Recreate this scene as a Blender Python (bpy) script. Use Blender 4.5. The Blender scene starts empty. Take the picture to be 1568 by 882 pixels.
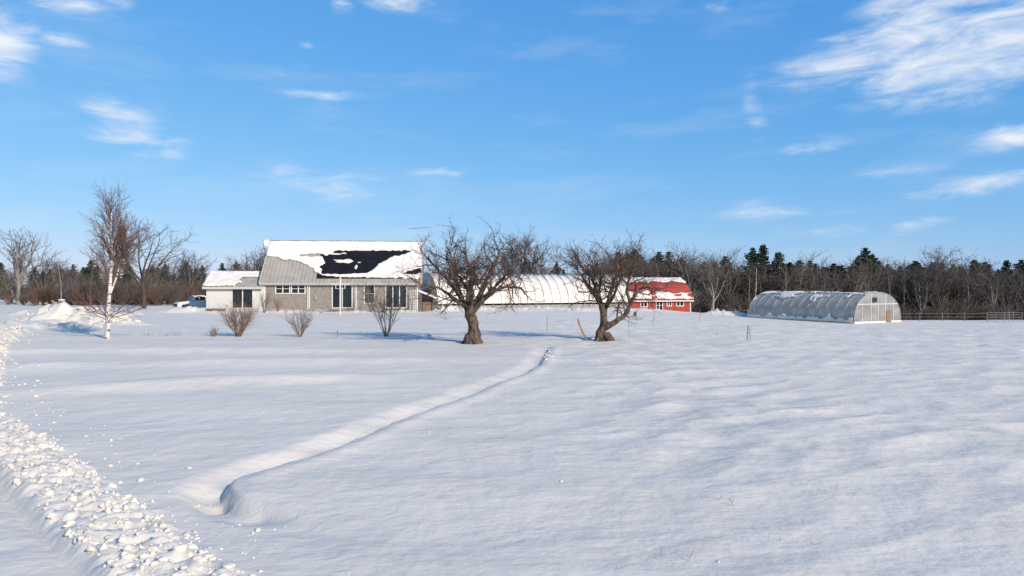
import bpy, math, random
import numpy as np
from mathutils import Vector, Matrix

R = math.radians
scene = bpy.context.scene
scene.view_settings.view_transform = 'Standard'
scene.view_settings.look = 'None'
scene.view_settings.exposure = 0

# ------------------------------------------------------------------ noise
_rs = np.random.RandomState(7)
_perm = _rs.permutation(512)
_ang = _rs.rand(512) * 2 * np.pi
_gx, _gy = np.cos(_ang), np.sin(_ang)

def pn(x, y, seed=0):
    x = np.asarray(x, float) + seed * 17.31
    y = np.asarray(y, float) + seed * 9.73
    xi = np.floor(x).astype(int); yi = np.floor(y).astype(int)
    xf = x - xi; yf = y - yi
    def g(ix, iy, dx, dy):
        h = _perm[(_perm[ix & 511] + iy) & 511]
        return _gx[h] * dx + _gy[h] * dy
    u = xf * xf * xf * (xf * (xf * 6 - 15) + 10)
    v = yf * yf * yf * (yf * (yf * 6 - 15) + 10)
    a = g(xi, yi, xf, yf); b = g(xi + 1, yi, xf - 1, yf)
    c = g(xi, yi + 1, xf, yf - 1); d = g(xi + 1, yi + 1, xf - 1, yf - 1)
    return ((a * (1 - u) + b * u) * (1 - v) + (c * (1 - u) + d * u) * v) * 1.4

def ss(a, b, x):
    t = np.clip((np.asarray(x, float) - a) / (b - a), 0, 1)
    return t * t * (3 - 2 * t)

def catmull(P, n=8):
    P = np.array(P, float); out = []
    for i in range(len(P) - 1):
        p0 = P[max(i - 1, 0)]; p1 = P[i]; p2 = P[i + 1]; p3 = P[min(i + 2, len(P) - 1)]
        for k in range(n):
            t = k / n
            out.append(0.5 * ((2 * p1) + (-p0 + p2) * t + (2 * p0 - 5 * p1 + 4 * p2 - p3) * t * t + (-p0 + 3 * p1 - 3 * p2 + p3) * t ** 3))
    out.append(P[-1])
    return np.array(out)

def sdist(X, Y, P):
    best = np.full(X.shape, 1e9); sg = np.ones(X.shape); par = np.zeros(X.shape)
    n = len(P) - 1
    for i in range(n):
        ax, ay = P[i]; bx, by = P[i + 1]
        dx, dy = bx - ax, by - ay
        L2 = dx * dx + dy * dy + 1e-9
        t = np.clip(((X - ax) * dx + (Y - ay) * dy) / L2, 0, 1)
        qx = X - (ax + t * dx); qy = Y - (ay + t * dy)
        d = np.hypot(qx, qy)
        m = d < best
        best[m] = d[m]; sg[m] = np.sign(dx * qy - dy * qx)[m]; par[m] = ((i + t) / n)[m]
    return best * sg, par

# ------------------------------------------------------------------ terrain
TRENCH = catmull([(1.7, 31.5), (1.5, 29.4), (1.2, 26.5), (0.75, 23.4), (0.05, 20.8), (-0.85, 18.3), (-1.7, 16.0), (-2.35, 14.2), (-2.75, 12.6), (-3.15, 11.3), (-3.65, 10.4), (-3.95, 9.8),
                  (-3.95, 9.2), (-3.6, 8.7), (-3.0, 8.25), (-2.2, 7.7), (-1.6, 7.0)], 6)
BERM = catmull([(0.5, 3.2), (-1.4, 5.2), (-2.5, 6.4), (-4.9, 8.85), (-8.3, 12.2), (-11.8, 15.8), (-16, 21.5), (-21.0, 28.5), (-28.3, 39.7),
                (-34.5, 54), (-36.5, 66)], 5)
PILES = [(-35.5, 53, 2.0, 1.5, 1.0), (-32.5, 52.5, 1.8, 1.2, 0.8), (-30.2, 51, 1.8, 1.2, 0.65), (-28.2, 49.5, 1.5, 1.0, 0.35),
         (-38.5, 56, 2.0, 1.5, 0.9), (-29.5, 46, 1.7, 0.9, .3), (26.5, 88, 1.6, 1.0, 0.75), (28.8, 87, 1.6, .9, 0.5), (31.5, 87, 1.5, 1, 0.35),
         (-7.5, 78, 1.2, 1.0, 0.75), (-5.2, 78.5, 1.4, 1.0, 0.6), (-3, 79, 1.4, .9, 0.4), (8, 80, 1.6, 1.0, 0.45), (11, 83, 2.4, 1.0, 0.4),
         (1, 79, 2, 1, .35), (-24, 73.2, 3.5, .8, .3), (-17, 73.8, 2.2, .7, .25), (-12.2, 75.0, 2.0, .6, .3), (-31, 72.8, 2, .6, .3), (-40, 62, 2.5, 1.4, .6),
         (-45, 64, 3, 1.5, .6), (-28, 80, 2.5, 1.2, .4), (3.5, 84, 5, 1.2, .35), (14, 89, 3, 1.2, .35), (-3.5, 82.5, 2.5, 1, .3), (19, 93, 4, 1, .3),
         (-35.5, 74, 2.6, 1.0, .65), (-31.5, 75, 2.0, .8, .35)]

def ground_h(X, Y):
    X = np.atleast_1d(np.asarray(X, float)); Y = np.atleast_1d(np.asarray(Y, float))
    z = -1.1 * ss(5, 38, X) * ss(25, 72, Y) - 2.6 * ss(24, 48, X) * ss(78, 118, Y)
    near = 1 - ss(55, 90, Y)
    z += 0.085 * pn(X / 13, Y / 6.5, 1) * (0.35 + .65 * ss(12, 24, Y) * near)
    z += 0.065 * pn(X / 5.2 + .12 * Y, Y / 2.8, 2) * (0.3 + .7 * near)
    rt = ss(-2, 5, X)
    n3 = pn(X / 2.0 - .35 * Y, Y / 1.7, 3)
    z += 0.085 * (0.5 - np.abs(n3)) * near * (0.25 + .75 * rt)
    patch = ss(-.35, .20, pn(X / 6, Y / 5, 15))
    z += 0.050 * pn(X / .95 + .35 * Y, Y / .95, 14) * near * rt * patch
    z += 0.024 * (.5 - np.abs(pn(X / .50 + .4 * Y, Y / .46, 19))) * near * (.12 + .88 * rt) * patch
    z += 0.004 * pn(X / .4, Y / .3, 4) * near
    z += 0.18 * np.exp(-((Y - 24 - .22 * (X + 8) - 1.2 * pn(X / 6, X * 0, 5)) / 1.0) ** 2) * ss(-21, -15, X) * (1 - ss(-6, 0, X))
    z += 0.16 * np.exp(-((Y - 19 - .35 * (X + 8)) / 0.8) ** 2) * ss(-15, -11, X) * (1 - ss(-6, -2, X))
    z += 0.17 * np.exp(-((Y - 30.5 - .1 * X - 1.0 * pn(X / 7, X * 0, 16)) / 0.8) ** 2) * ss(-26, -20, X) * (1 - ss(-9, -3, X))
    for (tx, ty) in ((-2.0, 33.6), (4.65, 34.8)):
        z -= .12 * np.exp(-((X - tx) ** 2 + (Y - ty) ** 2) / .5)
    m = (X > -9) & (X < 6) & (Y > 4) & (Y < 34)
    if m.any():
        s, p = sdist(X[m], Y[m], TRENCH)
        fade = ss(0, .05, p) * (1 - ss(.76, 1.0, p))
        dep = (0.12 + .10 * ss(.4, .66, p)) * (0.9 + .5 * pn(p * 26, p * 0, 6))
        sw = s + .07 * pn(X[m] / .6, Y[m] / .6, 20)
        prof = np.where(sw > 0, 1 - ss(0.0, .15, sw), 1 - ss(0.05, .75 - .15 * ss(.6, .8, p), -sw))
        lip = .04 * np.exp(-((s - .38) / .22) ** 2)
        z[m] += fade * (-dep * prof + lip)
    m = (X > -60) & (X < 3) & (Y > 2) & (Y < 68)
    if m.any():
        s, p = sdist(X[m], Y[m], BERM)
        xx, yy = X[m], Y[m]
        far = ss(14, 36, yy)
        w = 1.02 + 1.4 * far
        wob = .20 * pn(xx / .7, yy / .7, 8) + .08 * pn(xx / .22, yy / .22, 18)
        c = ss(-.05, .3, s + wob) * (1 - ss(w - .12, w + .06, s + .4 * wob))
        rough = 0.5 - np.abs(pn(xx / .34, yy / .34, 9))
        rough2 = 0.5 - np.abs(pn(xx / .17, yy / .17, 10))
        z[m] += c * (0.05 + .22 * far + 0.085 * rough + 0.06 * rough2 + .05 * pn(xx / .11, yy / .11, 17) + .3 * far * pn(xx / 1.5, yy / 1.5, 12))
        lane = ss(w - .05, w + .12, s)
        z[m] += lane * (-.05 - .05 * np.exp(-((s - w - .10) / .08) ** 2) + .010 * pn(xx / .5, yy / .5, 11) + .006 * pn(xx / .15, yy / .15, 21) - .02 * np.exp(-((s - w - 1.5) / .18) ** 2))
    for (px, py, rx, ry, h) in PILES:
        q = ((X - px) / rx) ** 2 + ((Y - py) / ry) ** 2
        mm = q < 7
        if mm.any():
            z[mm] += h * np.exp(-q[mm]) * (1 + .9 * (0.4 - np.abs(pn(X[mm] / .8, Y[mm] / .8, 13)) * 1.6))
    return z

def gh(x, y):
    return float(ground_h([x], [y])[0])

# ------------------------------------------------------------------ materials
def new_mat(name):
    m = bpy.data.materials.new(name); m.use_nodes = True
    nt = m.node_tree
    b = nt.nodes['Principled BSDF']
    return m, nt, b

def mat(name, c1, c2=None, rough=.7, scale=4.0, bump=0.0, bscale=None, metal=0.0, stretch=(1, 1, 1), spec=None):
    m, nt, b = new_mat(name)
    b.inputs['Roughness'].default_value = rough
    b.inputs['Metallic'].default_value = metal
    if spec is not None: b.inputs['Specular IOR Level'].default_value = spec
    tc = nt.nodes.new('ShaderNodeTexCoord'); mp = nt.nodes.new('ShaderNodeMapping')
    mp.inputs['Scale'].default_value = stretch
    nt.links.new(tc.outputs['Object'], mp.inputs['Vector'])
    if c2 is None: c2 = tuple(v * .8 for v in c1)
    n = nt.nodes.new('ShaderNodeTexNoise'); n.inputs['Scale'].default_value = scale; n.inputs['Detail'].default_value = 4
    nt.links.new(mp.outputs[0], n.inputs['Vector'])
    cr = nt.nodes.new('ShaderNodeValToRGB')
    cr.color_ramp.elements[0].position = .35; cr.color_ramp.elements[1].position = .65
    cr.color_ramp.elements[0].color = (*c2, 1); cr.color_ramp.elements[1].color = (*c1, 1)
    nt.links.new(n.outputs['Fac'], cr.inputs[0]); nt.links.new(cr.outputs[0], b.inputs['Base Color'])
    if bump > 0:
        n2 = nt.nodes.new('ShaderNodeTexNoise'); n2.inputs['Scale'].default_value = bscale or scale * 3; n2.inputs['Detail'].default_value = 5
        nt.links.new(mp.outputs[0], n2.inputs['Vector'])
        bp = nt.nodes.new('ShaderNodeBump'); bp.inputs['Strength'].default_value = 1; bp.inputs['Distance'].default_value = bump
        nt.links.new(n2.outputs['Fac'], bp.inputs['Height']); nt.links.new(bp.outputs[0], b.inputs['Normal'])
    return m

def twig(name, c):
    """cheap diffuse for hair-thin twigs"""
    m, nt, b = new_mat(name)
    b.inputs['Base Color'].default_value = (*c, 1); b.inputs['Roughness'].default_value = .9; b.inputs['Specular IOR Level'].default_value = .2
    oi = nt.nodes.new('ShaderNodeObjectInfo'); hs = nt.nodes.new('ShaderNodeHueSaturation'); hs.inputs['Color'].default_value = (*c, 1)
    mr_ = nt.nodes.new('ShaderNodeMapRange'); mr_.inputs[3].default_value = .65; mr_.inputs[4].default_value = 1.35
    nt.links.new(oi.outputs['Random'], mr_.inputs[0]); nt.links.new(mr_.outputs[0], hs.inputs['Value'])
    nt.links.new(hs.outputs[0], b.inputs['Base Color'])
    return m

def snow_mat():
    m, nt, b = new_mat('snow_field')
    b.inputs['Roughness'].default_value = .62
    b.inputs['Specular IOR Level'].default_value = .2
    tc = nt.nodes.new('ShaderNodeTexCoord')
    def noise(scale, det, stretch=(1, 1, 1), rough=.5):
        mp = nt.nodes.new('ShaderNodeMapping'); mp.inputs['Scale'].default_value = stretch
        nt.links.new(tc.outputs['Object'], mp.inputs[0])
        n = nt.nodes.new('ShaderNodeTexNoise'); n.inputs['Scale'].default_value = scale; n.inputs['Detail'].default_value = det
        n.inputs['Roughness'].default_value = rough
        nt.links.new(mp.outputs[0], n.inputs['Vector']); return n
    n1 = noise(.35, 7, (1, 1.3, 1), .65)
    cr = nt.nodes.new('ShaderNodeValToRGB')
    cr.color_ramp.elements[0].position = .3; cr.color_ramp.elements[1].position = .7
    cr.color_ramp.elements[0].color = (.62, .55, .465, 1); cr.color_ramp.elements[1].color = (.72, .64, .54, 1)
    nt.links.new(n1.outputs['Fac'], cr.inputs[0]); nt.links.new(cr.outputs[0], b.inputs['Base Color'])
    prev = None
    for (sc, det, st, dist, rg) in [(1.1, 4, (1, 1.3, 1), .060, .5), (5, 4, (1, 1.2, 1), .020, .55), (40, 3, (1, 1, 1), .003, .7)]:
        n = noise(sc, det, st, rg)
        bp = nt.nodes.new('ShaderNodeBump'); bp.inputs['Strength'].default_value = 1.0; bp.inputs['Distance'].default_value = dist
        nt.links.new(n.outputs['Fac'], bp.inputs['Height'])
        if prev: nt.links.new(prev.outputs[0], bp.inputs['Normal'])
        prev = bp
    nt.links.new(prev.outputs[0], b.inputs['Normal'])
    return m

M_SNOW = snow_mat()
M_SNOWR = mat('roof_snow', (.77, .69, .59), (.70, .63, .54), .6, 1.2, .05, 2.2)
M_BARK = mat('apple_bark', (.15, .10, .07), (.03, .022, .016), .95, 7, .07, 11, stretch=(1, 1, .35))
M_LIMB = mat('limb_bark', (.10, .07, .055), (.035, .025, .02), .9, 6)
M_TWIG = twig('twig_bark', (.085, .053, .040))
M_BTWIG = twig('birch_twig', (.18, .10, .075))
M_GREY = twig('grey_limb', (.19, .165, .145))
M_GTW = twig('grey_twig', (.125, .102, .085))
M_OAKT = twig('oak_twig', (.10, .074, .058))
M_STW = twig('shrub_twig', (.22, .145, .10))
M_NEED = mat('pine_needles', (.045, .065, .028), (.018, .03, .015), .9, 1.2)
M_GLASS = mat('window_glass', (.012, .02, .022), (.006, .01, .012), .06, 1, spec=.6)
M_WHITE = mat('white_trim', (.70, .65, .59), (.62, .57, .52), .5, 3)
M_TAN = mat('tan_metal_roof', (.38, .335, .275), (.31, .27, .22), .5, 1.2)
M_SOLAR = mat('solar_glass', (.014, .013, .014), (.008, .008, .009), .55, 2, spec=.15)
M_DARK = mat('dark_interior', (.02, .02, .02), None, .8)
M_WOOD = mat('weathered_wood', (.26, .18, .12), (.15, .10, .065), .85, 5, stretch=(1, 1, 4))
M_RED = mat('red_barn_paint', (.38, .045, .03), (.25, .03, .02), .75, 3, stretch=(3, 3, .5))
M_METAL = mat('galvanised_metal', (.42, .42, .41), (.33, .33, .33), .45, 4, metal=.4)
M_GATE = mat('gate_metal', (.28, .27, .25), (.2, .19, .18), .55, 4)
M_CONC = mat('grey_skirting', (.33, .31, .28), (.22, .21, .19), .8, 1.5)
M_STRAW = mat('dry_grass', (.30, .24, .16), (.20, .15, .10), .9, 4)
M_TYRE = mat('tyre', (.02, .02, .02), None, .8)
M_CAR = mat('car_paint', (.68, .64, .58), (.64, .60, .55), .25, 1)
M_ORANGE = mat('sled_plastic', (.42, .27, .10), (.30, .18, .07), .6, 3)
M_RB = twig('red_osier', (.14, .082, .062))

def birch_mat():
    m = mat('birch_bark', (.70, .63, .55), (.53, .47, .41), .8, 3)
    nt = m.node_tree; b = nt.nodes['Principled BSDF']
    src = b.inputs['Base Color'].links[0].from_socket
    tc = nt.nodes.new('ShaderNodeTexCoord'); mp = nt.nodes.new('ShaderNodeMapping'); mp.inputs['Scale'].default_value = (2, 2, 9)
    nt.links.new(tc.outputs['Object'], mp.inputs[0])
    n = nt.nodes.new('ShaderNodeTexNoise'); n.inputs['Scale'].default_value = 1.6; n.inputs['Detail'].default_value = 3
    nt.links.new(mp.outputs[0], n.inputs['Vector'])
    cr = nt.nodes.new('ShaderNodeValToRGB'); cr.color_ramp.elements[0].position = .38; cr.color_ramp.elements[1].position = .46
    cr.color_ramp.elements[0].color = (.05, .04, .035, 1); cr.color_ramp.elements[1].color = (1, 1, 1, 1)
    nt.links.new(n.outputs['Fac'], cr.inputs[0])
    mx = nt.nodes.new('ShaderNodeMix'); mx.data_type = 'RGBA'; mx.blend_type = 'MULTIPLY'; mx.inputs[0].default_value = 1
    nt.links.new(src, mx.inputs[6]); nt.links.new(cr.outputs[0], mx.inputs[7]); nt.links.new(mx.outputs[2], b.inputs['Base Color'])
    return m
M_BIRCH = birch_mat()

def siding_mat(name, c1, c2, mortar, bw, rh, msz=.012):
    m, nt, b = new_mat(name)
    b.inputs['Roughness'].default_value = .85
    tc = nt.nodes.new('ShaderNodeTexCoord'); sp = nt.nodes.new('ShaderNodeSeparateXYZ')
    nt.links.new(tc.outputs['Object'], sp.inputs[0])
    ad = nt.nodes.new('ShaderNodeMath'); ad.operation = 'ADD'
    nt.links.new(sp.outputs[0], ad.inputs[0]); nt.links.new(sp.outputs[1], ad.inputs[1])
    cb = nt.nodes.new('ShaderNodeCombineXYZ'); nt.links.new(ad.outputs[0], cb.inputs[0]); nt.links.new(sp.outputs[2], cb.inputs[1])
    br = nt.nodes.new('ShaderNodeTexBrick'); br.inputs['Scale'].default_value = 1
    br.inputs['Color1'].default_value = (*c1, 1); br.inputs['Color2'].default_value = (*c2, 1); br.inputs['Mortar'].default_value = (*mortar, 1)
    br.inputs['Brick Width'].default_value = bw; br.inputs['Row Height'].default_value = rh; br.inputs['Mortar Size'].default_value = msz
    nt.links.new(cb.outputs[0], br.inputs['Vector']); nt.links.new(br.outputs['Color'], b.inputs['Base Color'])
    bp = nt.nodes.new('ShaderNodeBump'); bp.inputs['Distance'].default_value = .01; bp.invert = True
    nt.links.new(br.outputs['Fac'], bp.inputs['Height']); nt.links.new(bp.outputs[0], b.inputs['Normal'])
    return m
M_SHINGLE = siding_mat('cedar_shingles', (.35, .30, .25), (.25, .215, .18), (.13, .12, .10), .16, .14)
M_VINYL = siding_mat('white_siding', (.66, .62, .56), (.62, .58, .53), (.4, .38, .36), 6.0, .13)

# ------------------------------------------------------------------ mesh helpers
def link(o, parent=None):
    scene.collection.objects.link(o)
    if parent: o.parent = parent
    return o

def empty(name, loc=(0, 0, 0), rz=0):
    e = bpy.data.objects.new(name, None); e.location = loc; e.rotation_euler = (0, 0, rz); e.empty_display_size = .5
    return link(e)

def quad_mesh(name, V, Q, mats, midx=None, smooth=True):
    V = np.ascontiguousarray(V, dtype=np.float32); Q = np.ascontiguousarray(Q, dtype=np.int32)
    me = bpy.data.meshes.new(name)
    k = Q.shape[1]
    me.vertices.add(len(V)); me.vertices.foreach_set('co', V.ravel())
    me.loops.add(Q.size); me.loops.foreach_set('vertex_index', Q.ravel())
    me.polygons.add(len(Q)); me.polygons.foreach_set('loop_start', np.arange(0, Q.size, k, dtype=np.int32))
    try: me.polygons.foreach_set('loop_total', np.full(len(Q), k, dtype=np.int32))
    except Exception: pass
    for m in mats: me.materials.append(m)
    if midx is not None: me.polygons.foreach_set('material_index', np.ascontiguousarray(midx, dtype=np.int32))
    me.polygons.foreach_set('use_smooth', np.full(len(Q), smooth, dtype=bool))
    me.update(calc_edges=True); me.validate()
    return me

def poly_obj(name, V, F, m, parent=None, smooth=False):
    me = bpy.data.meshes.new(name); me.from_pydata([tuple(v) for v in V], [], F); me.materials.append(m)
    if smooth: me.polygons.foreach_set('use_smooth', [True] * len(me.polygons))
    me.update()
    return link(bpy.data.objects.new(name, me), parent)

def boxes(name, L, m, parent=None, fmap=None, bevel=0):
    V, F = [], []
    for (x0, x1, y0, y1, z0, z1) in L:
        o = len(V)
        for z in (z0, z1):
            for (x, y) in ((x0, y0), (x1, y0), (x1, y1), (x0, y1)):
                V.append((x, y, z) if fmap is None else fmap(x, y, z))
        F += [(o, o + 3, o + 2, o + 1), (o + 4, o + 5, o + 6, o + 7), (o, o + 1, o + 5, o + 4), (o + 1, o + 2, o + 6, o + 5), (o + 2, o + 3, o + 7, o + 6), (o + 3, o, o + 4, o + 7)]
    ob = poly_obj(name, V, F, m, parent)
    if bevel:
        b = ob.modifiers.new('b', 'BEVEL'); b.width = bevel; b.segments = 2
    return ob

def tubes_arrays(lines, sides_of, mat_of):
    groups = {}
    for (p, r, l) in lines:
        groups.setdefault((len(p), sides_of(l), mat_of(l)), []).append((p, r))
    Vs, Qs, Ms = [], [], []; off = 0
    for (n, s, mi), G in groups.items():
        P = np.array([g[0] for g in G]); Rr = np.array([g[1] for g in G])
        N = len(G)
        T = np.gradient(P, axis=1); T /= (np.linalg.norm(T, axis=2, keepdims=True) + 1e-9)
        Tm = T.mean(axis=1); ref = np.where(np.abs(Tm[:, 2:3]) > .8, np.array([[1., 0, 0]]), np.array([[0, 0, 1.]]))
        ref = np.repeat(ref[:, None, :], n, axis=1)
        U = np.cross(T, ref); U /= (np.linalg.norm(U, axis=2, keepdims=True) + 1e-9)
        W = np.cross(T, U)
        a = np.arange(s) * 2 * np.pi / s
        ring = U[:, :, None, :] * np.cos(a)[None, None, :, None] + W[:, :, None, :] * np.sin(a)[None, None, :, None]
        V = P[:, :, None, :] + ring * Rr[:, :, None, None]
        Vs.append(V.reshape(-1, 3))
        b = np.arange(N)[:, None, None] * (n * s) + np.arange(n - 1)[None, :, None] * s
        i = np.arange(s)[None, None, :]; j = (i + 1) % s
        Q = np.stack([b + i, b + j, b + j + s, b + i + s], axis=-1).reshape(-1, 4) + off
        Qs.append(Q); Ms.append(np.full(len(Q), mi)); off += N * n * s
    return np.concatenate(Vs), np.concatenate(Qs), np.concatenate(Ms)

def tubes_mesh(name, lines, mats, sides_of=lambda l: [9, 6, 4, 3, 3][min(l, 4)], mat_of=lambda l: min(l, 2), gnarl=0):
    V, Q, Ms = tubes_arrays(lines, sides_of, mat_of)
    if gnarl:
        V = V.copy()
        V[:, 0] += gnarl * pn(V[:, 0] * 2.5 + V[:, 1], V[:, 2] * 3, 1); V[:, 1] += gnarl * pn(V[:, 1] * 2.5, V[:, 2] * 3, 2)
    return quad_mesh(name, V, Q, mats, Ms)

def branch(rng, p, d, L, r0, r1, n, wob, trop):
    pts = [np.array(p, float)]; d = np.array(d, float); d /= np.linalg.norm(d)
    for i in range(n - 1):
        d = d + rng.normal(0, wob, 3) + np.array([0, 0, trop]); d /= np.linalg.norm(d)
        pts.append(pts[-1] + d * L / (n - 1))
    t = np.linspace(0, 1, n)
    return np.array(pts), r0 + (r1 - r0) * t

def sidedir(rng, t, ang):
    v = rng.normal(0, 1, 3); v -= t * v.dot(t); v /= np.linalg.norm(v) + 1e-9
    return t * math.cos(ang) + v * math.sin(ang)

def spawn(rng, lines, pts, rad, level, spec, tmin=0.15):
    if level >= len(spec): return
    S = spec[level]
    seg = np.linalg.norm(np.diff(pts, axis=0), axis=1); Lt = seg.sum(); cum = np.concatenate([[0], np.cumsum(seg)]) / Lt
    cnt = max(1, int(Lt * (1 - tmin) / S['step']))
    for i in range(cnt):
        t = tmin + (1 - tmin) * (i + rng.rand()) / cnt
        if t >= 1: t = .999
        k = np.searchsorted(cum, t) - 1; k = max(0, min(k, len(pts) - 2))
        f = (t - cum[k]) / (cum[k + 1] - cum[k] + 1e-9)
        p = pts[k] * (1 - f) + pts[k + 1] * f
        tg = pts[k + 1] - pts[k]; tg /= np.linalg.norm(tg) + 1e-9
        L = rng.uniform(*S['len']) * (S.get('shape', lambda t: 1)(t))
        rr = (rad[k] * (1 - f) + rad[k + 1] * f)
        r0 = max(S['rmin'], min(rr * .75, S['k'] * L))
        d = sidedir(rng, tg, R(rng.uniform(*S['ang'])))
        if S.get('up'): d = d + np.array([0, 0, S['up']])
        b = branch(rng, p, d, L, r0, max(S['rmin'] * .5, r0 * .3), S['n'], S['wob'], S['trop'])
        lines.append((b[0], b[1], level + 1))
        spawn(rng, lines, b[0], b[1], level + 1, spec, .12)

# ------------------------------------------------------------------ snow field
def axis_vals(fine0, fine1, df, gl, gr, lim_l, lim_r, out):
    v = list(np.arange(fine0, fine1, df)); s = df
    x = v[-1]
    while x < lim_r: s = df + (x - fine1) * gr if x > fine1 else df; x += s; v.append(x)
    while x < out: s *= 1.13; x += s; v.append(x)
    x = fine0; s = df; L = []
    while x > lim_l: s = df + (fine0 - x) * gl; x -= s; L.append(x)
    while x > -out: s *= 1.13; x -= s; L.append(x)
    return np.array(L[::-1] + v)
xs = axis_vals(-11, -1, .05, .009, .0065, -62, 60, 4000)
ys = axis_vals(5.2, 13.5, .05, .5, .0065, 0, 105, 4000)
XX, YY = np.meshgrid(xs, ys)
Z = ground_h(XX.ravel(), YY.ravel())
V = np.stack([XX.ravel(), YY.ravel(), Z], axis=1)
nx, ny = len(xs), len(ys)
ii = (np.arange(ny - 1)[:, None] * nx + np.arange(nx - 1)[None, :]).ravel()
Q = np.stack([ii, ii + 1, ii + 1 + nx, ii + nx], axis=1)
link(bpy.data.objects.new('snow_ground', quad_mesh('snow_ground', V, Q, [M_SNOW])))

def chunks():
    rng = np.random.RandomState(3)
    import bmesh
    bm = bmesh.new(); bmesh.ops.create_icosphere(bm, subdivisions=2, radius=1)
    bv = np.array([v.co[:] for v in bm.verts]); bf = np.array([[v.index for v in f.verts] for f in bm.faces]); bm.free()
    Vs, Fs = [], []; off = 0
    seg = np.linalg.norm(np.diff(BERM, axis=0), axis=1); cum = np.concatenate([[0], np.cumsum(seg)])
    pos = []
    for i in range(3600):
        s = 2 + 45 * rng.rand() ** 1.8
        k = min(np.searchsorted(cum, s) - 1, len(seg) - 1); k = max(k, 0); f = (s - cum[k]) / seg[k]
        p = BERM[k] * (1 - f) + BERM[k + 1] * f; d = (BERM[k + 1] - BERM[k]) / seg[k]; nrm = np.array([-d[1], d[0]])
        if rng.rand() < .92: o = rng.uniform(0, .98); sz = .009 + .036 * rng.rand() ** 3
        else: o = -abs(rng.normal(0, .5)); sz = .008 + .024 * rng.rand() ** 3
        q = p + nrm * o; pos.append((q[0], q[1], sz * (1 + s * .012)))
    for (px, py, rx, ry, h) in PILES[:6]:
        for i in range(60): pos.append((px + rng.normal(0, rx * .6), py + rng.normal(0, ry * .6), .04 + .12 * rng.rand() ** 3))
    for i in range(45): pos.append((rng.uniform(-4, 14), rng.uniform(6.5, 24), .006 + .016 * rng.rand() ** 2))
    for i in range(60): pos.append((1.35 + rng.normal(0, .12), rng.uniform(25, 29), .02 + .03 * rng.rand()))
    A = np.array(pos); Zc = ground_h(A[:, 0], A[:, 1])
    for (x, y, s), z in zip(A, Zc):
        ph = rng.rand(3) * 9
        bump = 1 + .28 * np.sin(bv[:, 0] * 2.6 + ph[0]) * np.sin(bv[:, 1] * 2.9 + ph[1]) + .16 * np.sin(bv[:, 2] * 5 + ph[2]) + rng.uniform(-.08, .08, len(bv))
        v = bv * bump[:, None] * (s * rng.uniform(.65, 1.45, 3)) * np.array([1, 1, .75])
        a = rng.rand() * 6.28; c, sn = math.cos(a), math.sin(a)
        v = np.stack([v[:, 0] * c - v[:, 1] * sn, v[:, 0] * sn + v[:, 1] * c, v[:, 2]], 1)
        Vs.append(v + [x, y, z + s * .12]); Fs.append(bf + off); off += len(bv)
    link(bpy.data.objects.new('snow_chunks', quad_mesh('snow_chunks', np.concatenate(Vs), np.concatenate(Fs), [M_SNOW], smooth=True)))
chunks()

# ------------------------------------------------------------------ apple trees
APPLE = [dict(step=.18, len=(.7, 1.7), ang=(35, 80), wob=.20, trop=.07, n=7, rmin=.011, k=.028),
         dict(step=.12, len=(.3, 1.0), ang=(30, 75), wob=.17, trop=.09, n=5, rmin=.008, k=.018),
         dict(step=.14, len=(.10, .38), ang=(30, 70), wob=.12, trop=.05, n=3, rmin=.006, k=.012)]
def apple(name, loc, trunk, limbs, seed, rtr):
    rng = np.random.RandomState(seed); lines = []
    tp = catmull(trunk, 6); t = np.linspace(0, 1, len(tp))
    rr = rtr * (1 - .35 * t) + rtr * .6 * np.exp(-t * 9)
    lines.append((tp.copy(), rr, 0))
    for a in np.linspace(0, 5.3, 5):
        b = branch(rng, (math.cos(a) * .15, math.sin(a) * .15, .5), (math.cos(a), math.sin(a), -1.1), .8, .17, .07, 5, .08, 0); lines.append((b[0], b[1], 0))
    for (P, r0) in limbs:
        lp = catmull(P, 4); lp = lp + rng.normal(0, .04, lp.shape) * np.linspace(0, 1, len(lp))[:, None]
        tt = np.linspace(0, 1, len(lp)); lr = r0 * (1 - .80 * tt)
        lines.append((lp, lr, 0)); spawn(rng, lines, lp, lr, 0, APPLE, .22)
    me = tubes_mesh(name, lines, [M_BARK, M_LIMB, M_TWIG], sides_of=lambda l: [14, 6, 4, 3][min(l, 3)], gnarl=.09)
    o = bpy.data.objects.new(name, me); o.location = (loc[0], loc[1], gh(*loc) - .08); link(o)
    return o
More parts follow.
